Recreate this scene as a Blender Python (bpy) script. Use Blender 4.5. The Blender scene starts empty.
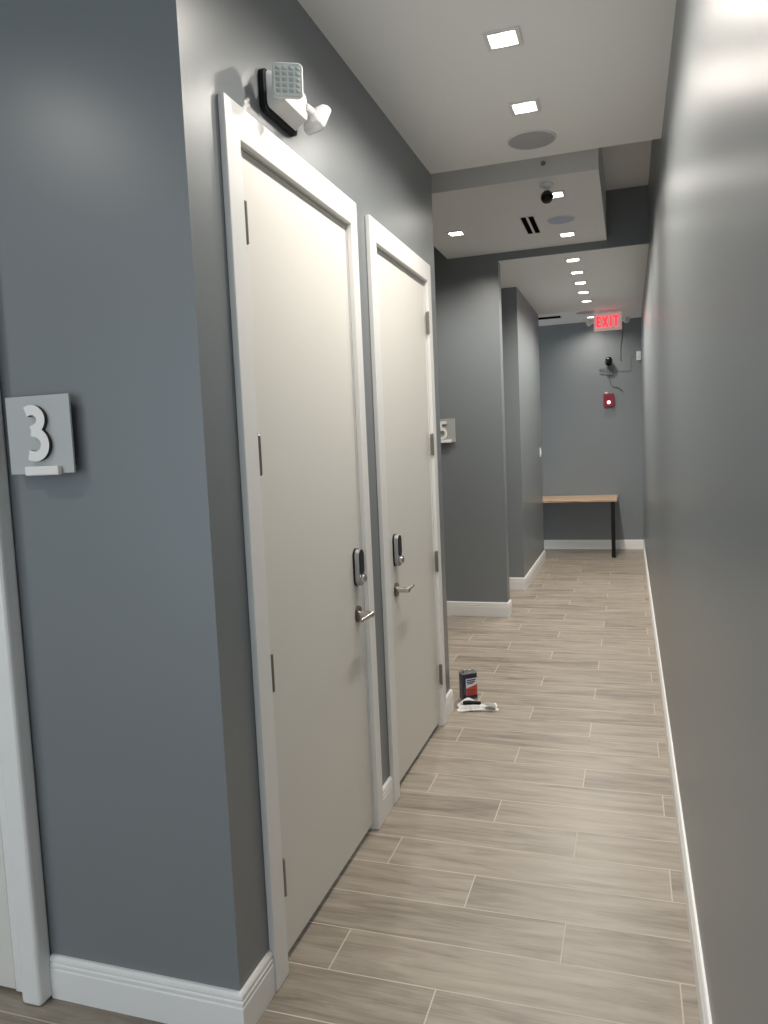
import bpy, bmesh, math, random
from mathutils import Vector, Matrix
PI = math.pi
R = math.radians
random.seed(7)
S = bpy.context.scene
C = S.collection

# ------------------------------------------------------------------ camera, world, exposure
cam_d = bpy.data.cameras.new('camera')
cam = bpy.data.objects.new('camera', cam_d)
C.objects.link(cam)
S.camera = cam
cam_d.sensor_fit = 'HORIZONTAL'
cam_d.sensor_width = 36.0
cam_d.lens = 759.5 / 768.0 * 36.0
cam_d.clip_start = 0.02
_r = ((0.95133478, -0.3078494, 0.01381577), (0.30506212, 0.94716683, 0.09905603), (-0.04358018, -0.09002078, 0.99498594))
rm = Matrix([[_r[i][0], _r[i][2], -_r[i][1]] for i in range(3)])
cam.matrix_world = Matrix.Translation((0, 0, 1.6)) @ rm.to_4x4()

W = bpy.data.worlds.new('daylight')
S.world = W
W.use_nodes = True
bg = W.node_tree.nodes['Background']
bg.inputs[0].default_value = (0.80, 0.91, 1.0, 1)
bg.inputs[1].default_value = 1.65
S.view_settings.view_transform = 'Standard'
S.view_settings.look = 'None'
S.view_settings.gamma = 1.0
S.view_settings.exposure = 0.16
S.view_settings.use_curve_mapping = False
SPOT_W = 43.0
SPOT_COL = (1.0, 0.94, 0.86)
LENS_EMIT = 30.0
S.cycles.max_bounces = 10
S.cycles.diffuse_bounces = 6
S.cycles.sample_clamp_indirect = 6.0

# ------------------------------------------------------------------ materials
def lin(c):
    return tuple(((v / 255) / 12.92 if v / 255 < 0.04045 else ((v / 255 + 0.055) / 1.055) ** 2.4) for v in c)

def mat(name, col, rough=0.5, metal=0.0, spec=0.5, bump=0.0, bscale=300.0, emit=None, estr=0.0, coat=0.0, var=0.0):
    m = bpy.data.materials.new(name)
    m.use_nodes = True
    nt = m.node_tree
    b = nt.nodes['Principled BSDF']
    b.inputs['Base Color'].default_value = (*col, 1)
    b.inputs['Roughness'].default_value = rough
    b.inputs['Metallic'].default_value = metal
    b.inputs['Specular IOR Level'].default_value = spec
    b.inputs['Coat Weight'].default_value = coat
    if emit:
        b.inputs['Emission Color'].default_value = (*emit, 1)
        b.inputs['Emission Strength'].default_value = estr
    tc = nt.nodes.new('ShaderNodeTexCoord')
    if bump:
        n = nt.nodes.new('ShaderNodeTexNoise')
        n.inputs['Scale'].default_value = bscale
        n.inputs['Detail'].default_value = 3
        bp = nt.nodes.new('ShaderNodeBump')
        bp.inputs['Strength'].default_value = bump
        bp.inputs['Distance'].default_value = 0.002
        nt.links.new(tc.outputs['Object'], n.inputs['Vector'])
        nt.links.new(n.outputs['Fac'], bp.inputs['Height'])
        nt.links.new(bp.outputs['Normal'], b.inputs['Normal'])
    if var:
        n2 = nt.nodes.new('ShaderNodeTexNoise')
        n2.inputs['Scale'].default_value = 3.0
        hs = nt.nodes.new('ShaderNodeMix')
        hs.data_type = 'RGBA'
        hs.inputs[6].default_value = (*[c * (1 - var) for c in col], 1)
        hs.inputs[7].default_value = (*[min(1, c * (1 + var)) for c in col], 1)
        nt.links.new(tc.outputs['Object'], n2.inputs['Vector'])
        nt.links.new(n2.outputs['Fac'], hs.inputs[0])
        nt.links.new(hs.outputs[2], b.inputs['Base Color'])
    return m

M_wall = mat('grey_wall_paint', (0.188, 0.206, 0.216), 0.35, spec=0.75, bump=0.04, bscale=180, var=0.02)
M_ceil = mat('white_ceiling_paint', (0.84, 0.835, 0.825), 0.7, spec=0.3, bump=0.03, bscale=200)
M_trim = mat('white_trim_paint', (0.81, 0.805, 0.79), 0.35, spec=0.5)
M_door = mat('off_white_door_paint', (0.73, 0.715, 0.67), 0.42, spec=0.4, var=0.012)
M_dark = mat('dark_void', (0.006, 0.006, 0.006), 0.9, spec=0.0)
M_hinge = mat('satin_hinge_metal', (0.30, 0.275, 0.24), 0.4, metal=0.8)
M_nickel = mat('satin_nickel', (0.62, 0.58, 0.54), 0.25, metal=1.0)
M_rose = mat('dark_nickel', (0.16, 0.15, 0.14), 0.3, metal=0.9)
M_chrome = mat('bright_chrome', (0.75, 0.74, 0.72), 0.15, metal=1.0)
M_silver = mat('brushed_silver', (0.42, 0.43, 0.44), 0.35, metal=0.9)
M_blackgloss = mat('gloss_black_plastic', (0.006, 0.006, 0.007), 0.12)
M_black = mat('matt_black_metal', (0.008, 0.008, 0.009), 0.6, spec=0.25)
M_alu = mat('brushed_aluminium_plate', (0.50, 0.51, 0.50), 0.42, metal=0.35, bump=0.04, bscale=500)
M_num = mat('white_sign_lettering', (0.82, 0.80, 0.78), 0.45)
M_numside = mat('dark_sign_edge', (0.02, 0.02, 0.02), 0.5)
M_plastic = mat('white_plastic', (0.78, 0.78, 0.78), 0.4)
M_lens = mat('clear_lamp_lens', (0.62, 0.67, 0.65), 0.12, spec=0.8, coat=0.6)
M_lensdark = mat('lamp_led_chip', (0.42, 0.47, 0.45), 0.15, coat=0.5)
M_grille = mat('grey_speaker_mesh', (0.40, 0.40, 0.41), 0.6, bump=0.4, bscale=900)
M_grille_bluerefl = mat('speaker_mesh_blue_reflection_tint', (0.50, 0.54, 0.74), 0.5, bump=0.3, bscale=900)  # white grille; the blue it reflects is put into its base colour
M_trimring = mat('downlight_trim', (0.72, 0.71, 0.69), 0.45)
M_reflector = mat('downlight_reflector', (0.75, 0.74, 0.72), 0.4)
M_emit = mat('downlight_lens', (0.9, 0.88, 0.8), 0.5, emit=(1.0, 0.94, 0.84), estr=LENS_EMIT)
M_exitface = mat('exit_sign_face', (0.78, 0.72, 0.70), 0.4, emit=(1.0, 0.45, 0.42), estr=0.16)
M_exitred = mat('exit_sign_red', (0.7, 0.02, 0.03), 0.4, emit=(1.0, 0.03, 0.05), estr=1.7)
M_red = mat('red_alarm_plastic', (0.24, 0.006, 0.026), 0.35)
M_strobe = mat('strobe_lens', (0.92, 0.90, 0.90), 0.1, coat=0.6, emit=(1, 0.92, 0.9), estr=1.2)
M_cable = mat('grey_cable', (0.11, 0.117, 0.125), 0.6)
M_navy = mat('navy_tin', (0.006, 0.010, 0.045), 0.25, coat=0.5)
M_tinsteel = mat('tin_steel', (0.55, 0.54, 0.52), 0.3, metal=1.0)
M_lab_white = mat('label_white', (0.70, 0.70, 0.74), 0.4)
M_lab_red = mat('label_orange_red', (0.55, 0.07, 0.015), 0.4)
M_lab_blue = mat('label_navy_ink', (0.03, 0.04, 0.12), 0.4)
M_rag = mat('white_rag_cloth', (0.82, 0.80, 0.78), 0.9, bump=0.5, bscale=150)

def wood_material():
    m = bpy.data.materials.new('light_oak_board')
    m.use_nodes = True
    nt = m.node_tree
    b = nt.nodes['Principled BSDF']
    tc = nt.nodes.new('ShaderNodeTexCoord')
    mp = nt.nodes.new('ShaderNodeMapping')
    mp.inputs['Scale'].default_value = (1.6, 30, 30)
    n = nt.nodes.new('ShaderNodeTexNoise')
    n.inputs['Scale'].default_value = 1.5
    n.inputs['Detail'].default_value = 5
    cr = nt.nodes.new('ShaderNodeValToRGB')
    cr.color_ramp.elements[0].position = 0.3
    cr.color_ramp.elements[0].color = (0.30, 0.18, 0.10, 1)
    cr.color_ramp.elements[1].position = 0.62
    cr.color_ramp.elements[1].color = (0.62, 0.45, 0.31, 1)
    nt.links.new(tc.outputs['Object'], mp.inputs['Vector'])
    nt.links.new(mp.outputs['Vector'], n.inputs['Vector'])
    nt.links.new(n.outputs['Fac'], cr.inputs[0])
    nt.links.new(cr.outputs[0], b.inputs['Base Color'])
    b.inputs['Roughness'].default_value = 0.45
    return m
M_wood = wood_material()

def floor_material():
    m = bpy.data.materials.new('wood_look_plank_tile')
    m.use_nodes = True
    nt = m.node_tree
    N, L = nt.nodes, nt.links
    b = N['Principled BSDF']
    def math_(op, a, c=None, d=None):
        n = N.new('ShaderNodeMath')
        n.operation = op
        for i, v in enumerate((a, c, d)):
            if v is None:
                continue
            if isinstance(v, (int, float)):
                n.inputs[i].default_value = v
            else:
                L.new(v, n.inputs[i])
        return n.outputs[0]
    geo = N.new('ShaderNodeNewGeometry')
    sep = N.new('ShaderNodeSeparateXYZ')
    L.new(geo.outputs['Position'], sep.inputs[0])
    X, Y = sep.outputs[0], sep.outputs[1]
    PITCH, LEN, STEP, GR = 0.2018, 1.02, 0.34, 0.0042
    ry = math_('DIVIDE', math_('SUBTRACT', Y, 1.009), PITCH)
    row = math_('FLOOR', ry)
    fy = math_('MULTIPLY', math_('SUBTRACT', ry, row), PITCH)          # metres into the row
    xs = math_('DIVIDE', math_('ADD', math_('SUBTRACT', X, -0.56), math_('MULTIPLY', math_('SUBTRACT', row, 10.0), STEP)), LEN)
    col = math_('FLOOR', xs)
    fx = math_('MULTIPLY', math_('SUBTRACT', xs, col), LEN)
    # grout mask
    ey = math_('MINIMUM', fy, math_('SUBTRACT', PITCH, fy))
    ex = math_('MINIMUM', fx, math_('SUBTRACT', LEN, fx))
    e = math_('MINIMUM', ex, ey)
    grout = math_('LESS_THAN', e, GR / 2)
    # per plank random
    cv = N.new('ShaderNodeCombineXYZ')
    L.new(row, cv.inputs[0]); L.new(col, cv.inputs[1])
    wn = N.new('ShaderNodeTexWhiteNoise')
    wn.noise_dimensions = '2D'
    L.new(cv.outputs[0], wn.inputs['Vector'])
    rnd = wn.outputs['Value']
    # grain
    gv = N.new('ShaderNodeCombineXYZ')
    L.new(math_('ADD', X, math_('MULTIPLY', rnd, 37.0)), gv.inputs[0])
    L.new(math_('MULTIPLY', math_('ADD', Y, math_('MULTIPLY', rnd, 11.0)), 9.0), gv.inputs[1])
    L.new(math_('MULTIPLY', rnd, 5.0), gv.inputs[2])
    n1 = N.new('ShaderNodeTexNoise')
    n1.inputs['Scale'].default_value = 2.4
    n1.inputs['Detail'].default_value = 5
    n1.inputs['Roughness'].default_value = 0.6
    n1.inputs['Distortion'].default_value = 0.7
    L.new(gv.outputs[0], n1.inputs['Vector'])
    gv2 = N.new('ShaderNodeVectorMath')
    gv2.operation = 'MULTIPLY'
    gv2.inputs[1].default_value = (4.0, 9.0, 1.0)
    L.new(gv.outputs[0], gv2.inputs[0])
    n2 = N.new('ShaderNodeTexNoise')
    n2.inputs['Scale'].default_value = 2.5
    n2.inputs['Detail'].default_value = 3
    L.new(gv2.outputs[0], n2.inputs['Vector'])
    g = math_('ADD', math_('MULTIPLY', n1.outputs['Fac'], 0.78), math_('MULTIPLY', n2.outputs['Fac'], 0.22))
    g = math_('ADD', g, math_('MULTIPLY', math_('SUBTRACT', rnd, 0.5), 0.10))
    cr = N.new('ShaderNodeValToRGB')
    els = cr.color_ramp.elements
    els[0].position = 0.34
    els[0].color = (*FLOOR_DARK, 1)
    els[1].position = 0.66
    els[1].color = (*FLOOR_LIGHT, 1)
    mid = els.new(0.5)
    mid.color = (*FLOOR_MID, 1)
    L.new(g, cr.inputs[0])
    mx = N.new('ShaderNodeMix')
    mx.data_type = 'RGBA'
    L.new(grout, mx.inputs[0])
    L.new(cr.outputs[0], mx.inputs[6])
    mx.inputs[7].default_value = (0.57, 0.51, 0.44, 1)
    L.new(mx.outputs[2], b.inputs['Base Color'])
    L.new(math_('ADD', 0.40, math_('MULTIPLY', grout, 0.35)), b.inputs['Roughness'])
    bp = N.new('ShaderNodeBump')
    bp.inputs['Strength'].default_value = 0.25
    bp.inputs['Distance'].default_value = 0.001
    L.new(math_('SUBTRACT', math_('MULTIPLY', n2.outputs['Fac'], 0.3), grout), bp.inputs['Height'])
    L.new(bp.outputs['Normal'], b.inputs['Normal'])
    return m
FLOOR_DARK, FLOOR_MID, FLOOR_LIGHT = (0.182, 0.153, 0.121), (0.300, 0.258, 0.208), (0.385, 0.334, 0.274)
M_floor = floor_material()

# ------------------------------------------------------------------ mesh helpers
def box(bm, x0, y0, z0, x1, y1, z1):
    vs = [bm.verts.new((x, y, z)) for x in (min(x0, x1), max(x0, x1)) for y in (min(y0, y1), max(y0, y1)) for z in (min(z0, z1), max(z0, z1))]
    for f in ((0, 1, 3, 2), (4, 6, 7, 5), (0, 4, 5, 1), (2, 3, 7, 6), (0, 2, 6, 4), (1, 5, 7, 3)):
        bm.faces.new([vs[i] for i in f])
    return vs

def obj(name, bm, m, parent=None, bevel=0.0, seg=2, smooth=False, mats=None):
    bmesh.ops.recalc_face_normals(bm, faces=bm.faces[:])
    me = bpy.data.meshes.new(name)
    bm.to_mesh(me)
    bm.free()
    for mm in (mats or [m]):
        me.materials.append(mm)
    if smooth:
        for p in me.polygons:
            p.use_smooth = True
    o = bpy.data.objects.new(name, me)
    C.objects.link(o)
    if parent is not None:
        o.parent = parent
    if bevel:
        md = o.modifiers.new('bevel', 'BEVEL')
        md.width = bevel
        md.segments = seg
        md.limit_method = 'ANGLE'
        md.angle_limit = R(40)
    return o

def struct(name, bm, m, bevel=0.0, label=None):
    o = obj(name, bm, m, None, bevel)
    o['kind'] = 'structure'
    if label:
        o['label'] = label
    return o

def thing(name, label, cat, loc=(0, 0, 0), rot=(0, 0, 0), group=None, kind=None):
    o = bpy.data.objects.new(name, None)
    o.empty_display_size = 0.05
    C.objects.link(o)
    o.location = loc
    o.rotation_euler = rot
    o['label'] = label
    o['category'] = cat
    if group:
        o['group'] = group
    if kind:
        o['kind'] = kind
    return o

def tag(o, label, cat, group=None):
    o['label'] = label
    o['category'] = cat
    if group:
        o['group'] = group
    return o

def cyl(bm, p0, p1, r0, r1=None, n=24):
    r1 = r0 if r1 is None else r1
    p0, p1 = Vector(p0), Vector(p1)
    d = (p1 - p0).normalized()
    a = d.orthogonal().normalized()
    b_ = d.cross(a)
    A = [bm.verts.new(p0 + (a * math.cos(2 * PI * i / n) + b_ * math.sin(2 * PI * i / n)) * r0) for i in range(n)]
    B = [bm.verts.new(p1 + (a * math.cos(2 * PI * i / n) + b_ * math.sin(2 * PI * i / n)) * r1) for i in range(n)]
    for i in range(n):
        bm.faces.new((A[i], A[(i + 1) % n], B[(i + 1) % n], B[i]))
    bm.faces.new(A[::-1])
    bm.faces.new(B)

def tube(bm, pts, r, n=10):
    pts = [Vector(p) for p in pts]
    rs = r if isinstance(r, (list, tuple)) else [r] * len(pts)
    prev = None
    up = None
    rings = []
    for i, p in enumerate(pts):
        t = (pts[min(i + 1, len(pts) - 1)] - pts[max(i - 1, 0)]).normalized()
        if up is None:
            up = t.orthogonal().normalized()
        up = (up - t * up.dot(t)).normalized()
        s = t.cross(up)
        rings.append([bm.verts.new(p + (up * math.cos(2 * PI * k / n) + s * math.sin(2 * PI * k / n)) * rs[i]) for k in range(n)])
    for a, b_ in zip(rings, rings[1:]):
        for k in range(n):
            bm.faces.new((a[k], a[(k + 1) % n], b_[(k + 1) % n], b_[k]))
    bm.faces.new(rings[0][::-1])
    bm.faces.new(rings[-1])

def lathe(bm, prof, n=32, M=None):
    """prof: (radius, height) list, about local Z; closed with fans where radius is 0"""
    M = M or Matrix.Identity(4)
    rings = []
    for r, z in prof:
        if r < 1e-6:
            rings.append([bm.verts.new(M @ Vector((0, 0, z)))])
        else:
            rings.append([bm.verts.new(M @ Vector((r * math.cos(2 * PI * k / n), r * math.sin(2 * PI * k / n), z))) for k in range(n)])
    for a, b_ in zip(rings, rings[1:]):
        for k in range(n):
            k2 = (k + 1) % n
            if len(a) == 1 and len(b_) == 1:
                continue
            if len(a) == 1:
                bm.faces.new((a[0], b_[k], b_[k2]))
            elif len(b_) == 1:
                bm.faces.new((a[k], a[k2], b_[0]))
            else:
                bm.faces.new((a[k], a[k2], b_[k2], b_[k]))
    for ring, flip in ((rings[0], True), (rings[-1], False)):
        if len(ring) > 2:
            bm.faces.new(ring[::-1] if flip else ring)

def prism(bm, poly, d0, d1, axes='xz'):
    """extrude a 2-D polygon; axes 'xz' -> along y, 'yz' -> along x, 'xy' -> along z"""
    def P(a, b_, d):
        return {'xz': (a, d, b_), 'yz': (d, a, b_), 'xy': (a, b_, d)}[axes]
    A = [bm.verts.new(P(a, b_, d0)) for a, b_ in poly]
    B = [bm.verts.new(P(a, b_, d1)) for a, b_ in poly]
    n = len(poly)
    for i in range(n):
        bm.faces.new((A[i], A[(i + 1) % n], B[(i + 1) % n], B[i]))
    bm.faces.new(A[::-1])
    bm.faces.new(B)

def rrect(cx, cy, w, h, r, n=6):
    pts = []
    for sx, sy, a0 in ((1, 1, 0), (-1, 1, 90), (-1, -1, 180), (1, -1, 270)):
        for k in range(n + 1):
            a = R(a0 + 90 * k / n)
            pts.append((cx + sx * (w / 2 - r) + r * math.cos(a), cy + sy * (h / 2 - r) + r * math.sin(a)))
    return pts

def stroke(bm, pts, w, d0, d1):
    """flat ribbon of width w along 2-D points, extruded from d0 to d1 along y (x, z plane)"""
    n = len(pts)
    Lf, Rt = [], []
    for i, (a, b_) in enumerate(pts):
        t = Vector((pts[min(i + 1, n - 1)][0] - pts[max(i - 1, 0)][0], pts[min(i + 1, n - 1)][1] - pts[max(i - 1, 0)][1])).normalized()
        nx, nz = -t.y, t.x
        Lf.append((a + nx * w / 2, b_ + nz * w / 2))
        Rt.append((a - nx * w / 2, b_ - nz * w / 2))
    q = []
    for p in range(n):
        q.append([bm.verts.new((Lf[p][0], d0, Lf[p][1])), bm.verts.new((Rt[p][0], d0, Rt[p][1])), bm.verts.new((Rt[p][0], d1, Rt[p][1])), bm.verts.new((Lf[p][0], d1, Lf[p][1]))])
    for a, b_ in zip(q, q[1:]):
        for k in range(4):
            bm.faces.new((a[k], a[(k + 1) % 4], b_[(k + 1) % 4], b_[k]))
    bm.faces.new(q[0][::-1])
    bm.faces.new(q[-1])

# ------------------------------------------------------------------ measured plan (metres; y runs down the corridor)
XR, XL = 0.178, -1.029          # right wall, left wall with the two doors
YF = 1.712                      # wall facing the viewer, left foreground
YL = 4.281                      # far end of the left wall
C1Y, C1Z = 4.272, 3.08          # near ceiling ends here
W2Y, W2X, W2B = 6.711, -1.052, 6.84
W3Y, W3X, W3E = 7.943, -1.0635, 9.914
C3Z = 3.123
HZ = 3.58                       # high ceiling over the side passage
YE = 10.90
YN = -2.6                       # open front of the space behind the viewer
XW = -4.0
BX0, BX1, BY0, BZ = -1.493, -0.150, 4.93, 3.186
LX = -0.44                      # the row of downlights

# ------------------------------------------------------------------ room shell
bm = bmesh.new(); box(bm, XW - .2, YN, -0.1, XR + .2, YE + .2, 0.0)
struct('floor', bm, M_floor)

bm = bmesh.new(); box(bm, XR, YN, 0, XR + .15, YE, 3.7)
struct('wall_right', bm, M_wall)

D1 = (1.971, 2.853)               # clear openings of the two doors on the left wall
D2 = (3.164, 4.032)
DH = 2.45
J = 0.014                        # jamb thickness
bm = bmesh.new()
for y0, y1 in ((YF, D1[0] - J), (D1[1] + J, D2[0] - J), (D2[1] + J, YL)):
    box(bm, XL - .12, y0, 0, XL, y1, HZ)
for y0, y1 in ((D1[0] - J, D1[1] + J), (D2[0] - J, D2[1] + J)):
    box(bm, XL - .12, y0, DH + J, XL, y1, HZ)
struct('wall_left', bm, M_wall)

# wall facing the viewer, with the opening of door_1
FD = (-2.65, -1.775)
bm = bmesh.new()
box(bm, FD[1] + J, YF, 0, XL - .12, YF + .12, HZ)
box(bm, XW, YF, 0, FD[0] - J, YF + .12, HZ)
box(bm, FD[0] - J, YF, DH + J, FD[1] + J, YF + .12, HZ)
struct('wall_front_left', bm, M_wall)
bm = bmesh.new(); box(bm, XW - .15, YN, 0, XW, YF + .12, HZ)
struct('wall_far_left', bm, M_wall)

# the rooms behind the doors are closed off
bm = bmesh.new(); box(bm, XW, YL - .12, 0, XL - .12, YL, HZ)
struct('wall_passage_near', bm, M_wall)
bm = bmesh.new(); box(bm, -3.2, YL, 0, -3.05, W2Y, HZ)
struct('wall_passage_end', bm, M_wall)

# pier facing the viewer beyond the side passage, and the header above it
bm = bmesh.new()
box(bm, -3.2, W2Y, 0, W2X, W2B, C3Z)
box(bm, -3.2, W2Y, C3Z, XR, W2Y + .02, HZ)
struct('wall_pier', bm, M_wall)
bm = bmesh.new()
box(bm, -1.95, W2B, 0, -1.80, W3Y, C3Z)
box(bm, -1.95, W3Y, 0, W3X, W3E, C3Z)
struct('wall_left_far', bm, M_wall)
bm = bmesh.new(); box(bm, -2.9, YE, 0, XR + .15, YE + .15, 3.3)
struct('wall_end', bm, M_wall)

def ceiling(name, x0, y0, x1, y1, z, holes, th=0.12, m=M_ceil, size=0.104):
    """slab with square holes for the recessed lights"""
    xs, ys = {x0, x1}, {y0, y1}
    for hx, hy in holes:
        xs |= {hx - size / 2, hx + size / 2}
        ys |= {hy - size / 2, hy + size / 2}
    xs, ys = sorted(xs), sorted(ys)
    bm = bmesh.new()
    for a, b_ in zip(xs, xs[1:]):
        for c, d in zip(ys, ys[1:]):
            mx, my = (a + b_) / 2, (c + d) / 2
            if any(abs(mx - hx) < size / 2 - 1e-6 and abs(my - hy) < size / 2 - 1e-6 for hx, hy in holes):
                continue
            vs = [bm.verts.new(p) for p in ((a, c, z), (b_, c, z), (b_, d, z), (a, d, z))]
            bm.faces.new(vs)
    bmesh.ops.remove_doubles(bm, verts=bm.verts[:], dist=1e-5)
    bmesh.ops.recalc_face_normals(bm, faces=bm.faces[:])
    for f in bm.faces:
        if f.normal.z > 0:
            f.normal_flip()
    r = bmesh.ops.extrude_face_region(bm, geom=bm.faces[:])
    for v in [g for g in r['geom'] if isinstance(g, bmesh.types.BMVert)]:
        v.co.z += th
    return struct(name, bm, m)

C1L = [(-0.424, y) for y in (1.745, 2.37, 2.985, 3.61)]
C1LL = [(-2.25, 0.55), (-2.25, -0.7)]  # first fits the sign's shadow; second is unseen, added only for brightness
C3L = [(LX, y) for y in (6.999, 7.541, 8.066, 8.611, 9.194, 10.46)]
BXL = [(LX, 5.30), (LX, 6.36), (-1.243, 5.92)]
ceiling('ceiling', XW, YN, XR, YF, C1Z, [p for p in C1L if p[1] < YF] + C1LL, th=.5)
ceiling('ceiling_near', XL, YF, XR, C1Y, C1Z, [p for p in C1L if p[1] > YF], th=.5)
ceiling('ceiling_high', -3.2, C1Y, XR, W2Y + .1, HZ, [])
ceiling('ceiling_far', -2.9, W2Y + .02, XR, YE, C3Z, C3L, th=.3)
# dropped soffit box between the near ceiling and the header
o = ceiling('ceiling_soffit', BX0, BY0, BX1, W2Y, BZ, BXL, th=HZ - BZ)

# ------------------------------------------------------------------ baseboards
BPROF = [(0, 0), (.015, 0), (.015, .090), (.0115, .0935), (.0115, .0965), (.0145, .100), (.0145, .1065), (.011, .110), (.011, .113), (.0135, .117), (.012, .124), (.007, .1305), (0, .1315)]
def baseboard(name, pts):
    """profile swept along a floor polyline; the moulding stands on the right-hand side of its direction"""
    pts = [Vector((p[0], p[1])) for p in pts]
    bm = bmesh.new()
    rings = []
    for i, p in enumerate(pts):
        ns = []
        if i > 0:
            d = (p - pts[i - 1]).normalized(); ns.append(Vector((d.y, -d.x)))
        if i < len(pts) - 1:
            d = (pts[i + 1] - p).normalized(); ns.append(Vector((d.y, -d.x)))
        n = ns[0] if len(ns) == 1 else (ns[0] + ns[1]) / (1 + ns[0].dot(ns[1]))
        rings.append([bm.verts.new((p.x + n.x * (d_ + .0005), p.y + n.y * (d_ + .0005), z + .0005)) for d_, z in BPROF])
    for a, b_ in zip(rings, rings[1:]):
        for k in range(len(BPROF)):
            k2 = (k + 1) % len(BPROF)
            bm.faces.new((a[k], a[k2], b_[k2], b_[k]))
    bm.faces.new(rings[0][::-1]); bm.faces.new(rings[-1])
    return struct(name, bm, M_trim)
CN, CF = 0.083, 0.068            # casing widths, near and far leg
baseboard('baseboard_right', [(XR, YE - .016), (XR, YN)])
baseboard('baseboard_end', [(-2.9, YE), (XR, YE)])
baseboard('baseboard_left_corner', [(FD[1] + .0725 + .048, YF), (XL, YF), (XL, D1[0] - CN - .003)])
baseboard('baseboard_left_middle', [(XL, D1[1] + CF + .003), (XL, D2[0] - CN - .003)])
baseboard('baseboard_left_end', [(XL, D2[1] + CF + .003), (XL, YL), (-3.03, YL)])
baseboard('baseboard_pier', [(-3.03, W2Y), (W2X, W2Y), (W2X, W2B), (-1.80, W2B)])
baseboard('baseboard_left_far', [(-1.80, W3Y), (W3X, W3Y), (W3X, W3E), (-1.95, W3E)])
baseboard('baseboard_front_left', [(XW, YF), (FD[0] - .0745 - .048, YF)])

# ------------------------------------------------------------------ doors
def ushape(bm, a0, a1, ztop, wid, d0, d1, axes, wtop=None, wfar=None):
    """door casing: two legs and a head as one outline (a across, z up), extruded d0..d1"""
    wt = wtop or wid
    wf = wfar or wid
    prism(bm, [(a0 - wid, 0.001), (a0, 0.001), (a0, ztop), (a1, ztop), (a1, 0.001), (a1 + wf, 0.001), (a1 + wf, ztop + wt), (a0 - wid, ztop + wt)], d0, d1, axes)

LEAF = XL - 0.005                # leaf face, a little behind the wall plane
HINGE_Z = (2.232, 1.582, 0.940, 0.303)
def left_door(name, y0, y1, hinge_near, label):
    t = thing(name, label, 'door', (0, 0, 0), kind='structure')
    bm = bmesh.new(); ushape(bm, y0 - .001, y1 + .001, DH + .001, CN, XL + .0005, XL + .0205, 'yz', wtop=.095, wfar=CF)
    obj('casing', bm, M_trim, t, bevel=.003)
    bm = bmesh.new(); ushape(bm, y0, y1, DH, J - .0015, XL - .119, XL, 'yz')
    obj('jamb', bm, M_trim, t)
    bm = bmesh.new(); ushape(bm, y0 + .012, y1 - .012, DH - .012, .0115, LEAF - .085, LEAF - .049, 'yz')
    obj('door_stop', bm, M_trim, t)
    bm = bmesh.new(); box(bm, LEAF - .045, y0 + .003, .030, LEAF, y1 - .003, DH - .003)
    leaf = obj('door_leaf', bm, M_door, t, bevel=.0015)
    hy = y0 if hinge_near else y1
    s = 1 if hinge_near else -1
    kx, ky = XL + .0165, hy + s * .0075
    for z in HINGE_Z:
        bm = bmesh.new()
        cyl(bm, (kx, ky, z - .056), (kx, ky, z + .056), .0062, n=14)
        for k in (-1, 1):
            cyl(bm, (kx, ky, z + k * .056), (kx, ky, z + k * .060), .0068, .003, n=14)
        box(bm, kx - .013, ky - .0015, z - .055, kx, ky + .0015, z + .055)
        obj('hinge', bm, M_hinge, t)
    # keypad deadbolt and lever on the lock side
    ly = (y1 - .062) if hinge_near else (y0 + .062 + .075)
    ly = (y1 - .045) if hinge_near else (y0 + .19)
    return t, leaf

def keypad(parent, y, z):
    """oblong keypad lock: brushed body, black touch panel, round thumb-turn"""
    w, h = .062, .150
    bm = bmesh.new()
    prism(bm, rrect(y, z, w, h, .029, 8), LEAF + .0004, LEAF + .006, 'yz')
    b0 = obj('lock_gasket', bm, M_blackgloss, parent)
    bm = bmesh.new()
    prism(bm, rrect(y, z, w - .003, h - .003, .0285, 8), LEAF + .006, LEAF + .026, 'yz')
    b = obj('keypad_lock', bm, M_silver, parent, bevel=.003, seg=3)
    bm = bmesh.new()
    prism(bm, rrect(y, z + .020, w - .012, h - .050, .024, 8), LEAF + .0255, LEAF + .0285, 'yz')
    obj('touch_panel', bm, M_blackgloss, b, bevel=.0015)
    bm = bmesh.new()
    Mx = Matrix.Translation((LEAF + .026, y + .002, z - .045)) @ Matrix.Rotation(R(90), 4, 'Y')
    lathe(bm, [(.0, 0), (.0195, 0), (.0195, .010), (.017, .013), (.015, .014), (.013, .013), (0, .013)], 28, Mx)
    obj('thumb_turn', bm, M_chrome, b, smooth=False)

def lever(parent, y, z, s):
    """rose, neck and lever; s = +1 points the lever down the corridor, -1 towards the viewer"""
    bm = bmesh.new()
    Mx = Matrix.Translation((LEAF + .0004, y, z)) @ Matrix.Rotation(R(90), 4, 'Y')
    lathe(bm, [(0, 0), (.033, 0), (.033, .006), (.030, .009), (0, .0095)], 32, Mx)
    o = obj('door_handle', bm, M_rose, parent)
    bm = bmesh.new()
    lathe(bm, [(0, .009), (.015, .009), (.014, .03), (.0135, .062), (.011, .067), (0, .068)], 24, Mx)
    obj('handle_neck', bm, M_nickel, o)
    bm = bmesh.new()
    pts, rs = [], []
    for k in range(13):
        u = k / 12
        pts.append((LEAF + .060 - .004 * math.sin(u * PI) - .006 * u, y + s * (.108 * u - .004), z - .002 * math.sin(u * PI)))
        rs.append(.0110 - .0035 * u)
    tube(bm, pts, rs, 12)
    obj('lever', bm, M_nickel, o, smooth=True)

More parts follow.
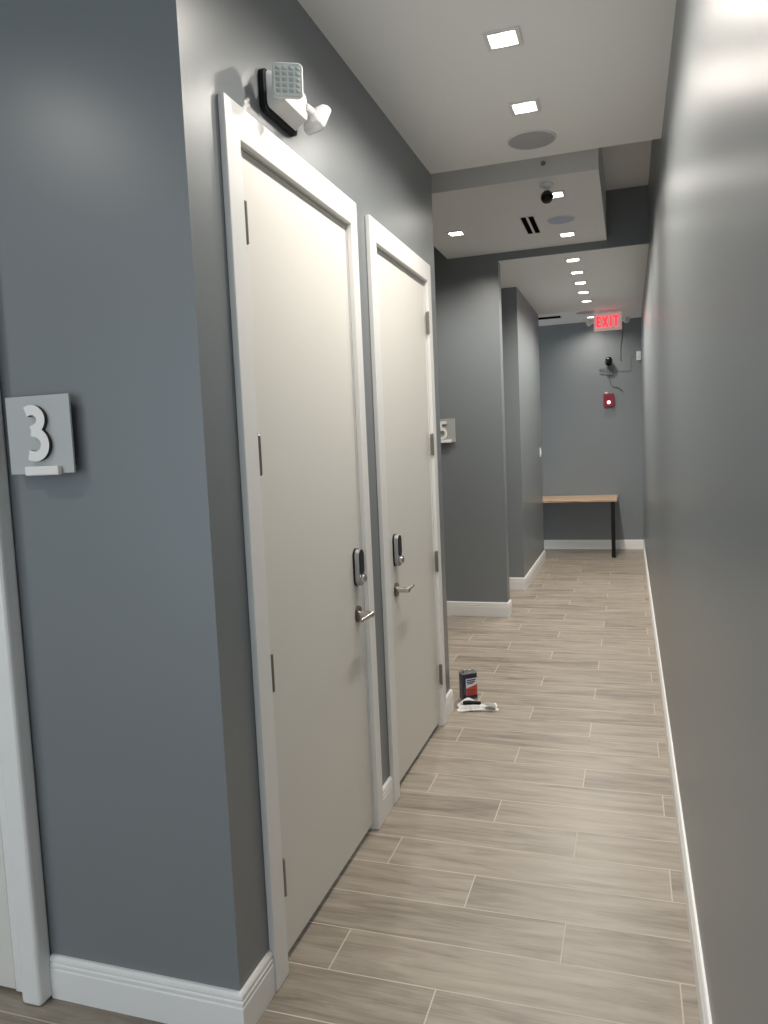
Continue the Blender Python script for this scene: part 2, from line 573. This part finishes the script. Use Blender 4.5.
DOOR_Z_LOCK, DOOR_Z_LEV = 1.118, 0.935
t, leaf = left_door('door_2', D1[0], D1[1], True, 'nearer of the two tall off-white doors in the left wall')
keypad(t, 2.788, 1.118)
lever(t, 2.786, 0.930, -1)
t, leaf = left_door('door_3', D2[0], D2[1], False, 'farther of the two tall off-white doors, hinged on its far side')
keypad(t, 3.315, 1.108)
lever(t, 3.308, 0.925, 1)

# door at the left edge of the view, in the wall facing the viewer
t = thing('door_1', 'white door frame cut off by the left edge beside the sign with the 3', 'door', kind='structure')
FI = .048
bm = bmesh.new(); ushape(bm, FD[0] - FI, FD[1] + FI, DH + FI, .072, YF - .0005, YF - .062, 'xz')
obj('casing', bm, M_trim, t, bevel=.014, seg=3)
bm = bmesh.new(); ushape(bm, FD[0] - .0005, FD[1] + .0005, DH, FI - .001, YF - .0005, YF - .030, 'xz')
for v in bm.verts:
    v.co.z = max(v.co.z, .010)
obj('inner_casing', bm, M_trim, t, bevel=.002)
bm = bmesh.new(); ushape(bm, FD[0], FD[1], DH, J - .0015, YF + .0005, YF + .119, 'xz')
obj('jamb', bm, M_trim, t)
bm = bmesh.new(); box(bm, FD[0] + .004, YF - .026, .012, FD[1] - .004, YF + .018, DH - .003)
obj('door_leaf', bm, M_door, t, bevel=.0015)

# ------------------------------------------------------------------ recessed downlights
def downlight(x, y, z, label, group, power=SPOT_W):
    t = thing('downlight', label, 'ceiling light', (x, y, z), group=group)
    h = 0.05
    bm = bmesh.new()
    o_, i_ = .066, .0505
    for a, b_, c, d in ((-o_, -o_, o_, -i_), (-o_, i_, o_, o_), (-o_, -i_, -i_, i_), (i_, -i_, o_, i_)):
        box(bm, a, b_, -.006, c, d, -.0004)
    obj('trim', bm, M_trimring, t)
    bm = bmesh.new()
    q = .0505
    a = [bm.verts.new((sx * q, sy * q, -.005)) for sx, sy in ((-1, -1), (1, -1), (1, 1), (-1, 1))]
    b_ = [bm.verts.new((sx * .043, sy * .043, h)) for sx, sy in ((-1, -1), (1, -1), (1, 1), (-1, 1))]
    for k in range(4):
        bm.faces.new((a[k], a[(k + 1) % 4], b_[(k + 1) % 4], b_[k]))
    bm.faces.new(b_)
    obj('reflector', bm, M_reflector, t)
    bm = bmesh.new(); box(bm, -.031, -.031, .040, .031, .031, .044)
    obj('lens', bm, M_emit, t)
    ld = bpy.data.lights.new('downlight_beam', 'SPOT')
    ld.energy = power
    ld.color = SPOT_COL
    ld.spot_size = R(SPOT_DEG)
    ld.spot_blend = SPOT_BLEND
    ld.shadow_soft_size = 0.03
    lo = bpy.data.objects.new('downlight_beam', ld)
    C.objects.link(lo)
    lo.parent = t
    lo.location = (0, 0, -.008)
    return t
SPOT_DEG, SPOT_BLEND = 158, 0.85
G1, G2, G3 = 'downlights in the near ceiling', 'downlights in the dropped soffit', 'row of downlights in the far corridor ceiling'
n1 = {3.61: 'square downlight in the near ceiling right beside the grey ceiling speaker', 2.985: 'square downlight in the near ceiling closest to the top edge of the view'}
for x, y in C1L:
    downlight(x, y, C1Z, power=(9 if y < 2 else SPOT_W), group=G1, label=n1.get(y, 'square downlight in the near ceiling just above the top edge of the view'))
for x, y in C1LL:
    downlight(x, y, C1Z, 'square downlight out of view left of the viewer, the rear of two added for brightness', G1, 34)
n2 = ['square downlight in the soffit half hidden behind the ball camera', 'square downlight in the soffit just beyond the speaker tinted with a blue reflection', 'square downlight at the left of the soffit, alone by its edge']
for (x, y), l in zip(BXL, n2):
    downlight(x, y, BZ, l, G2, 60)
n3 = ['first downlight of the far corridor row, nearest the soffit', 'second downlight of the far corridor row counted from the soffit', 'third downlight of the far corridor row, the middle of the five in line', 'fourth downlight of the far corridor row counted from the soffit', 'fifth downlight of the far corridor row counted from the soffit', 'last downlight, beside the lit exit sign at the end of the corridor']
for (x, y), l in zip(C3L, n3):
    downlight(x, y, C3Z, l, G3, 28 if y > 10 else 54)

# ------------------------------------------------------------------ ceiling speakers and vents
def speaker(x, y, z, r, m, label):
    t = thing('ceiling_speaker', label, 'speaker', (x, y, z), group='round ceiling speakers')
    bm = bmesh.new()
    lathe(bm, [(r - .008, -.0004), (r, -.0004), (r, -.004), (r - .004, -.0065), (r - .008, -.0055)], 48)
    bmesh.ops.delete(bm, geom=[f for f in bm.faces if len(f.verts) > 4], context='FACES_ONLY')
    n = 48
    obj('rim', bm, M_trimring, t)
    bm = bmesh.new()
    lathe(bm, [(0, -.001), (r - .0085, -.001), (r - .0085, -.005), (r * .6, -.0075), (0, -.009)], 48)
    obj('grille', bm, m, t)
speaker(-.442, 4.010, C1Z, .122, M_grille, 'round grey speaker grille in the near ceiling')
speaker(-.453, 5.92, BZ, .102, M_grille_bluerefl, 'round speaker in the soffit, its grille tinted with a painted blue reflection')
speaker(-.50, 10.02, C3Z, .120, M_grille, 'round speaker in the far ceiling above the exit sign')

def vent(label, x0, y0, x1, y1, z, along, n=2):
    t = thing('slot_vent', label, 'air vent', ((x0 + x1) / 2, (y0 + y1) / 2, z), group='black slot air vents')
    w, d = (x1 - x0) / 2, (y1 - y0) / 2
    bm = bmesh.new(); box(bm, -w, -d, -.003, w, d, -.0004)
    obj('frame', bm, M_trimring, t, bevel=.001)
    for k in range(n):
        bm = bmesh.new()
        if along == 'y':
            c = -w + (2 * w) * (k + .5) / n
            box(bm, c - w / n * .66, -d + .012, -.0042, c + w / n * .66, d - .012, -.0028)
        else:
            c = -d + (2 * d) * (k + .5) / n
            box(bm, -w + .012, c - d / n * .66, -.0042, w - .012, c + d / n * .66, -.0028)
        obj('slot', bm, M_dark, t)
vent('pair of short black slots in the soffit', -.735, 5.72, -.625, 6.21, BZ, 'y')
vent('black slot vent in the far ceiling by the left wall corner', -1.30, 10.06, -.80, 10.33, C3Z, 'x', 1)

# ball camera hanging from the soffit
t = thing('ball_camera', 'black ball camera on a white mount under the soffit', 'camera', (-.470, 5.06, BZ))
bm = bmesh.new()
lathe(bm, [(0, -.0005), (.042, -.0005), (.042, -.012), (.036, -.02), (.018, -.026), (.016, -.045), (0, -.046)], 32)
obj('mount', bm, M_plastic, t)
bm = bmesh.new(); bmesh.ops.create_uvsphere(bm, u_segments=28, v_segments=18, radius=.040)
bmesh.ops.translate(bm, verts=bm.verts[:], vec=(0, -.004, -.083))
b = obj('camera_ball', bm, M_blackgloss, t, smooth=True)
bm = bmesh.new()
Mx = Matrix.Translation((0.006, -.034, -.097)) @ Matrix.Rotation(R(115), 4, 'X')
lathe(bm, [(0, .006), (.016, .006), (.018, .009), (.014, .012), (0, .012)], 24, Mx)
obj('camera_lens', bm, M_black, b)
# sensor on the soffit front
bm = bmesh.new()
lathe(bm, [(0, 0.0005), (.014, 0.0005), (.014, .006), (.009, .012), (.006, .03), (0, .03)], 20, Matrix.Translation((-.477, BY0, 3.268)) @ Matrix.Rotation(R(90), 4, 'X'))
tag(obj('sprinkler_head', bm, M_hinge), 'tiny dark sprinkler head on the front of the soffit', 'sprinkler')

# ------------------------------------------------------------------ room number signs
def smooth2(pts, n=5):
    out = []
    for i in range(len(pts) - 1):
        p0, p1, p2, p3 = pts[max(i - 1, 0)], pts[i], pts[i + 1], pts[min(i + 2, len(pts) - 1)]
        for k in range(n):
            u = k / n
            out.append(tuple(.5 * (2 * p1[c] + (p2[c] - p0[c]) * u + (2 * p0[c] - 5 * p1[c] + 4 * p2[c] - p3[c]) * u * u + (3 * p1[c] - p0[c] - 3 * p2[c] + p3[c]) * u ** 3) for c in (0, 1)))
    out.append(pts[-1])
    return out
def arc(cx, cz, r, a0, a1, n=18, sx=1.0):
    return [(cx + sx * r * math.cos(R(a0 + (a1 - a0) * k / n)), cz + r * math.sin(R(a0 + (a1 - a0) * k / n))) for k in range(n + 1)]
def room_sign(x, y, z, digit, label):
    """aluminium plate on standoffs, raised numeral, small ledge under it; front faces -y"""
    OFF = .012
    t = thing('room_sign', label, 'sign', (x, y - OFF, z), group='room number signs')
    h = .105
    bm = bmesh.new(); box(bm, -h, -.021, -h, h, -.014, h)
    obj('plate', bm, M_alu, t, bevel=.001)
    for sx in (-1, 1):
        for sz in (-1, 1):
            bm = bmesh.new(); cyl(bm, (sx * .08, OFF - .0005, sz * .08), (sx * .08, -.0145, sz * .08), .008, n=14)
            obj('standoff', bm, M_nickel, t)
    w = .027
    bm = bmesh.new()
    if digit == '3':
        top = smooth2([(-0.0290, .062), (-0.0150, .0665), (0.0030, .064), (0.0170, .051), (0.0180, .034), (0.0070, .019), (-0.0140, .011)])
        bot = smooth2([(-0.0140, .011), (0.0090, .004), (0.0250, -.012), (0.0270, -.033), (0.0160, -.050), (-0.0040, -.0575), (-0.0280, -.053)])
        stroke(bm, top, w, -.0215, -.034)
        stroke(bm, bot, w, -.0215, -.0339)
    else:
        stroke(bm, [(-.0330, .071), (.032, .071)], w * .9, -.0215, -.034)
        stroke(bm, [(-.0215, .0815), (-.0255, -.004)], w * .9, -.0215, -.0339)
        stroke(bm, smooth2([(-.034, .008), (-.016, .014), (.008, .009), (.022, -.012), (.022, -.038), (.008, -.060), (-.014, -.067), (-.036, -.063)]), w, -.0215, -.0338)
    o = obj('numeral', bm, M_num, t)
    o.data.materials.append(M_numside)
    for p in o.data.polygons:
        if abs(p.normal.y) < .5:
            p.material_index = 1
    bm = bmesh.new(); box(bm, -.043, -.0215, -.109, .067, -.038, -.084)
    obj('ledge', bm, M_num, t, bevel=.003)
room_sign(-1.514, YF, 1.663, '3', 'square metal sign with a raised white 3 on the left foreground wall')
room_sign(-1.575, W2Y, 1.689, '5', 'square metal sign with a raised white 5 on the pier beyond the doors')

# ------------------------------------------------------------------ emergency light above the nearer door
t = thing('emergency_light', 'white twin-head emergency light on the wall above the nearer door', 'emergency light', (XL, 2.26, 2.665))
bm = bmesh.new(); prism(bm, rrect(0, -.002, .236, .122, .02, 4), .0005, .017, 'yz')
obj('back_plate', bm, M_black, t)
bm = bmesh.new()
A = [bm.verts.new((.0175, a, b_)) for a, b_ in rrect(.004, .004, .216, .108, .018, 4)]
B = [bm.verts.new((.066, a, b_)) for a, b_ in rrect(.004, .010, .180, .080, .018, 4)]
for i in range(len(A)):
    bm.faces.new((A[i], A[(i + 1) % len(A)], B[(i + 1) % len(A)], B[i]))
bm.faces.new(A[::-1]); bm.faces.new(B)
obj('housing', bm, M_plastic, t, bevel=.003)
def lamp_head(loc, nrm, roll=0.0, hs=.86):
    n = Vector(nrm).normalized()
    q = n.to_track_quat('Z', 'Y')
    Mx = Matrix.Translation(loc) @ q.to_matrix().to_4x4() @ Matrix.Rotation(roll, 4, 'Z') @ Matrix.Scale(hs, 4)
    bm = bmesh.new()
    rings = []
    for sc_, z in ((.45, -.040), (.80, -.030), (.97, -.012), (1.0, .0), (1.0, .010), (.95, .014)):
        rings.append([bm.verts.new(Mx @ Vector((a * sc_, b_ * sc_, z))) for a, b_ in rrect(0, 0, .112, .116, .016, 4)])
    for a, b_ in zip(rings, rings[1:]):
        for k in range(len(a)):
            bm.faces.new((a[k], a[(k + 1) % len(a)], b_[(k + 1) % len(a)], b_[k]))
    bm.faces.new(rings[0][::-1]); bm.faces.new(rings[-1])
    hd = obj('lamp_head', bm, M_plastic, t, bevel=.002)
    bm = bmesh.new()
    A = [bm.verts.new(Mx @ Vector((a, b_, .0142))) for a, b_ in rrect(0, 0, .108, .112, .015, 4)]
    B = [bm.verts.new(Mx @ Vector((a * .95, b_ * .95, .018))) for a, b_ in rrect(0, 0, .108, .112, .015, 4)]
    for k in range(len(A)):
        bm.faces.new((A[k], A[(k + 1) % len(A)], B[(k + 1) % len(A)], B[k]))
    bm.faces.new(A[::-1]); bm.faces.new(B)
    ln = obj('lens', bm, M_lens, hd)
    for i in range(4):
        for j in range(5):
            cx, cz = -.036 + .024 * i, -.0376 + .0188 * j
            bm = bmesh.new()
            P = [bm.verts.new(Mx @ Vector((cx + a, cz + b_, .0181))) for a, b_ in ((-.009, -.007), (.009, -.007), (.009, .007), (-.009, .007))]
            top = bm.verts.new(Mx @ Vector((cx, cz, .0225)))
            for k in range(4):
                bm.faces.new((P[k], P[(k + 1) % 4], top))
            bm.faces.new(P[::-1])
            LED.append(bm)
    return hd, ln
LED = []
def lamp_pair():
    for loc, nrm, roll, hs in (((.100, -.132, -.006), (.50, -.85, -.12), R(0), .80), ((.080, .140, -.010), (.35, .80, -.50), R(0), .74)):
        LED.clear()
        hd, ln = lamp_head(loc, nrm, roll, hs)
        big = bmesh.new()
        for b_ in LED:
            me = bpy.data.meshes.new('led'); b_.to_mesh(me); b_.free()
            big.from_mesh(me); bpy.data.meshes.remove(me)
        obj('led_grid', big, M_lensdark, ln)
        bm = bmesh.new()
        s = -1 if loc[1] < 0 else 1
        cyl(bm, (.060, loc[1] * .62, .012), (loc[0] - nrm[0] * .030, loc[1] - nrm[1] * .030, loc[2] - nrm[2] * .03), .016, n=16)
        obj('swivel', bm, M_plastic, hd)
lamp_pair()

# ------------------------------------------------------------------ end of the corridor
t = thing('wall_table', 'wooden wall table on one black square leg at the end of the corridor', 'table', (-.90, YE, 0))
bm = bmesh.new(); box(bm, -.80, -.765, .726, .748, -.0008, .757)
obj('tabletop', bm, M_wood, t, bevel=.004)
for xx in (.695, -.76):
    bm = bmesh.new(); box(bm, xx - .025, -.765, .0005, xx + .025, -.715, .7255)
    obj('leg', bm, M_black, t, bevel=.002)
    bm = bmesh.new(); box(bm, xx - .025, -.714, .690, xx + .025, -.02, .7255)
    obj('support_bar', bm, M_black, t, bevel=.002)

# exit sign
ex, ey, ez = -.228, 10.03, 2.985
t = thing('exit_sign', 'lit red EXIT sign with two lamp heads hanging from the far ceiling', 'sign', (ex, ey, ez))
bm = bmesh.new(); prism(bm, rrect(0, 0, .335, .215, .012, 4), -.022, .022, 'xz')
obj('housing', bm, M_exitface, t, bevel=.002)
bm = bmesh.new(); box(bm, -.10, -.02, .1085, .10, .02, C3Z - ez - .0005)
obj('canopy', bm, M_plastic, t, bevel=.002)
sw = .024
def letter(bm, x, segs):
    for a, b_ in segs:
        stroke(bm, [(x + a[0], a[1]), (x + b_[0], b_[1])], sw, -.0225, -.0265)
Hh = .066
for nm, x, segs in (('E', -.105, [((-.018, -Hh), (-.018, Hh)), ((-.018, Hh - .012), (.026, Hh - .012)), ((-.018, 0), (.020, 0)), ((-.018, -Hh + .012), (.026, -Hh + .012))]),
                    ('X', -.030, [((-.028, -Hh), (.028, Hh)), ((-.028, Hh), (.028, -Hh))]),
                    ('I', .036, [((0, -Hh), (0, Hh))]),
                    ('T', .098, [((0, -Hh), (0, Hh)), ((-.034, Hh - .012), (.034, Hh - .012))])):
    bm = bmesh.new(); letter(bm, x, segs)
    obj('letter_' + nm.lower(), bm, M_exitred, t)
for s in (-1, 1):
    bm = bmesh.new(); cyl(bm, (s * .168, 0, .0), (s * .195, -.01, .0), .011, n=14)
    hd0 = obj('lamp_arm', bm, M_plastic, t)
    bm = bmesh.new()
    Mx = Matrix.Translation((s * .222, -.02, .0)) @ Vector((s * .55, -.8, -.15)).to_track_quat('Z', 'Y').to_matrix().to_4x4()
    lathe(bm, [(0, -.035), (.022, -.034), (.036, -.018), (.040, 0), (.040, .008), (.036, .012)], 28, Mx)
    h_ = obj('lamp_head', bm, M_plastic, t)
    bm = bmesh.new(); lathe(bm, [(0, .0125), (.034, .0125), (.028, .018), (0, .020)], 28, Mx)
    obj('lamp_lens', bm, M_lens, h_)

# black ball camera on the end wall with its bracket
t = thing('wall_camera', 'black ball camera on a grey bracket above the red fire strobe', 'camera', (-.245, YE, 2.56))
bm = bmesh.new(); lathe(bm, [(0, .0005), (.045, .0005), (.045, .012), (.03, .02), (.02, .05), (0, .05)], 28, Matrix.Translation((0, 0, 0)) @ Matrix.Rotation(R(90), 4, 'X'))
obj('mount', bm, M_black, t)
bm = bmesh.new(); bmesh.ops.create_uvsphere(bm, u_segments=28, v_segments=18, radius=.048)
bmesh.ops.translate(bm, verts=bm.verts[:], vec=(.004, -.075, .02))
obj('camera_ball', bm, M_blackgloss, t, smooth=True)
bm = bmesh.new(); cyl(bm, (.004, -.075, .065), (.004, -.075, .072), .012, n=16)
bm.free()
t = thing('junction_bracket', 'grey bracket of loose fittings just below the wall camera', 'bracket', (-.245, YE, 2.445))
bm = bmesh.new(); prism(bm, rrect(.015, 0, .095, .115, .008, 3), -.0005, -.03, 'xz')
obj('cover', bm, M_cable, t, bevel=.003)
bm = bmesh.new(); tube(bm, [(-.125, -.012, .028), (-.07, -.02, .034), (-.033, -.02, .025)], .0055, 8); tube(bm, [(-.12, -.012, -.022), (-.06, -.02, -.018), (-.033, -.02, -.01)], .005, 8)
obj('side_wires', bm, M_cable, t)

def cable(label, pts, r=.005):
    bm = bmesh.new(); tube(bm, pts, r, 8)
    return tag(obj('cable', bm, M_cable), label, 'cable', 'loose cables on the end wall')
yw = YE - .0065
def smooth_pts(pts, n=6):
    out = []
    P = [Vector(p) for p in pts]
    for i in range(len(P) - 1):
        p0, p1, p2, p3 = P[max(i - 1, 0)], P[i], P[i + 1], P[min(i + 2, len(P) - 1)]
        for k in range(n):
            u = k / n
            out.append(.5 * ((2 * p1) + (p2 - p0) * u + (2 * p0 - 5 * p1 + 4 * p2 - p3) * u * u + (3 * p1 - p0 - 3 * p2 + p3) * u ** 3))
    out.append(P[-1])
    return out
cable('thin grey cable running down the end wall from the exit sign', smooth_pts([(-.06, yw, 3.10), (-.055, yw, 2.98), (-.072, yw, 2.85), (-.09, yw, 2.70), (-.086, yw, 2.57)]), .0045)
cable('thin grey cable running across from the bracket towards the white wall box', smooth_pts([(-.178, yw, 2.44), (-.08, yw, 2.432), (.02, yw, 2.428), (.045, yw, 2.47), (.05, yw, 2.60), (.112, yw, 2.62)]), .002)
cable('dark cable end drooping below the bracket towards the fire strobe', smooth_pts([(-.235, yw, 2.383), (-.23, yw, 2.30), (-.20, yw, 2.235), (-.13, yw, 2.215), (-.07, yw, 2.16)]), .005)

t = thing('fire_strobe', 'red fire alarm strobe with a lit white lens on the end wall', 'fire alarm', (-.250, YE, 2.050))
bm = bmesh.new(); prism(bm, rrect(0, 0, .142, .185, .03, 5), -.0005, -.045, 'xz')
obj('body', bm, M_red, t, bevel=.008, seg=3)
bm = bmesh.new(); lathe(bm, [(0, .0445), (.024, .0445), (.024, .056), (.017, .068), (0, .071)], 24, Matrix.Translation((.0, 0, -.03)) @ Matrix.Rotation(R(90), 4, 'X'))
obj('strobe_lens', bm, M_strobe, t)
bm = bmesh.new(); prism(bm, rrect(0, .045, .08, .045, .01, 4), -.0445, -.050, 'xz')
obj('horn_grille', bm, M_red, t, bevel=.002)
bm = bmesh.new(); box(bm, -.05, -.02, .0935, -.015, -.0005, .112)
obj('top_tab', bm, M_plastic, t)

t = thing('wall_box', 'small white box high on the end wall by the right corner', 'wall box', (.143, YE, 2.62))
bm = bmesh.new(); prism(bm, rrect(0, 0, .056, .118, .006, 3), -.0005, -.022, 'xz')
obj('case', bm, M_plastic, t, bevel=.003)
bm = bmesh.new(); prism(bm, rrect(0, -.02, .018, .012, .003, 3), -.0222, -.025, 'xz')
obj('button', bm, M_alu, t)

t = thing('wall_switch', 'white switch plate near the far end of the left wall', 'light switch', (W3X, 9.73, 1.40))
bm = bmesh.new(); prism(bm, rrect(0, 0, .075, .118, .006, 3), .0005, .007, 'yz')
obj('plate', bm, M_plastic, t, bevel=.002)
bm = bmesh.new(); prism(bm, rrect(0, 0, .033, .066, .004, 3), .007, .014, 'yz')
obj('rocker', bm, M_plastic, t, bevel=.002)

# ------------------------------------------------------------------ tin, rag and scraper on the floor
t = thing('solvent_tin', 'navy rectangular tin with an orange and white label on the floor', 'tin', (-.968, 4.515, .0005), (0, 0, R(38)))
w, d, h = .100, .058, .168
bm = bmesh.new(); prism(bm, rrect(0, 0, w, d, .008, 4), 0, h, 'xy')
obj('body', bm, M_navy, t, bevel=.0025)
bm = bmesh.new(); prism(bm, rrect(0, 0, w + .003, d + .003, .009, 4), h - .004, h + .002, 'xy')
obj('top_rim', bm, M_tinsteel, t)
bm = bmesh.new(); prism(bm, rrect(0, 0, w + .002, d + .002, .009, 4), 0.0, .005, 'xy')
obj('bottom_rim', bm, M_tinsteel, t)
bm = bmesh.new(); lathe(bm, [(0, h + .002), (.018, h + .002), (.018, h + .005), (.015, h + .006), (.015, h + .018), (.013, h + .020), (0, h + .020)], 24, Matrix.Translation((-.022, 0, 0)))
obj('cap', bm, M_silver, t)
bm = bmesh.new(); tube(bm, [(.006, 0, h + .002), (.010, 0, h + .012), (.026, 0, h + .015), (.040, 0, h + .012), (.044, 0, h + .002)], .0022, 8)
obj('wire_handle', bm, M_tinsteel, t)
f = -d / 2 - .0004
def quad(pts, m, name, e=.0005):
    bm = bmesh.new(); prism(bm, pts, f, f - e, 'xz'); return obj(name, bm, m, t)
quad([(-.030, .030), (.046, .030), (.046, .092), (-.030, .072)], M_lab_red, 'label_orange_panel')
quad([(-.030, .074), (.046, .094), (.046, .134), (-.030, .134)], M_lab_white, 'label_white_panel')
bm = bmesh.new()
for x0, x1, z0, z1 in ((-.024, .036, .120, .128), (-.024, .030, .108, .116), (-.020, .020, .099, .105)):
    box(bm, x0, f - .0005, z0, x1, f - .0009, z1)
obj('label_print', bm, M_lab_blue, t)
bm = bmesh.new()
for x0, x1, z0, z1 in ((-.022, .036, .060, .066), (-.022, .038, .048, .053), (-.022, .030, .037, .042)):
    box(bm, x0, f - .0005, z0, x1, f - .0009, z1)
obj('label_small_print', bm, M_lab_blue, t)

# crumpled rag
bm = bmesh.new()
NX, NY = 34, 24
from mathutils import noise
g = []
for i in range(NX + 1):
    rowv = []
    for j in range(NY + 1):
        u, v = i / NX - .5, j / NY - .5
        rr = math.sqrt((u * 2) ** 2 + (v * 2) ** 2)
        n_ = noise.noise(Vector((u * 5.5, v * 5.5, 1.7))) * .5 + .5
        n2_ = abs(noise.noise(Vector((u * 9, v * 11, 4.1))))
        hump = .046 * math.exp(-(((u + .22) / .22) ** 2 + ((v - .18) / .26) ** 2))
        z = .0035 + max(0, (1 - rr * .75)) * (.010 * n_ + .026 * n2_) + hump * (.6 + .5 * n_)
        ed = 1 + .14 * noise.noise(Vector((u * 4, v * 4, 9.0)))
        rowv.append(bm.verts.new((u * .235 * ed, v * .130 * ed, z)))
    g.append(rowv)
for i in range(NX):
    for j in range(NY):
        bm.faces.new((g[i][j], g[i + 1][j], g[i + 1][j + 1], g[i][j + 1]))
r = bmesh.ops.extrude_face_region(bm, geom=bm.faces[:])
for v in [q for q in r['geom'] if isinstance(q, bmesh.types.BMVert)]:
    v.co.z = max(.0006, v.co.z - .003)
o = obj('rag', bm, M_rag, smooth=True)
o.location = (-.885, 4.365, .0002)
o.rotation_euler = (0, 0, R(14))
tag(o, 'crumpled white rag on the floor in front of the navy tin', 'rag')

# scraper lying on the rag
t = thing('putty_knife', 'black handled scraper with a steel blade lying on the white rag', 'scraper', (-.893, 4.314, .045), (0, R(3), R(20)))
bm = bmesh.new()
tube(bm, [(-.068, 0, 0), (-.060, 0, .001), (-.03, 0, .003), (.0, 0, .002), (.03, 0, 0), (.04, 0, 0)], [.010, .0125, .0135, .0115, .0105, .008], 14)
obj('handle', bm, M_black, t, smooth=True)
bm = bmesh.new()
tube(bm, [(-.082, 0, -.001), (-.080, 0, -.001), (-.071, 0, 0), (-.0685, 0, 0)], [.006, .010, .012, .011], 14)
obj('end_cap', bm, M_plastic, t, smooth=True)
bm = bmesh.new()
prism(bm, [(.036, -.008), (.060, -.012), (.085, -.036), (.128, -.038), (.128, .038), (.085, .036), (.060, .012), (.036, .008)], -.0010, .0010, 'xy')
for v in bm.verts:
    v.co.z -= max(0, v.co.x - .036) * .16
obj('blade', bm, M_tinsteel, t)
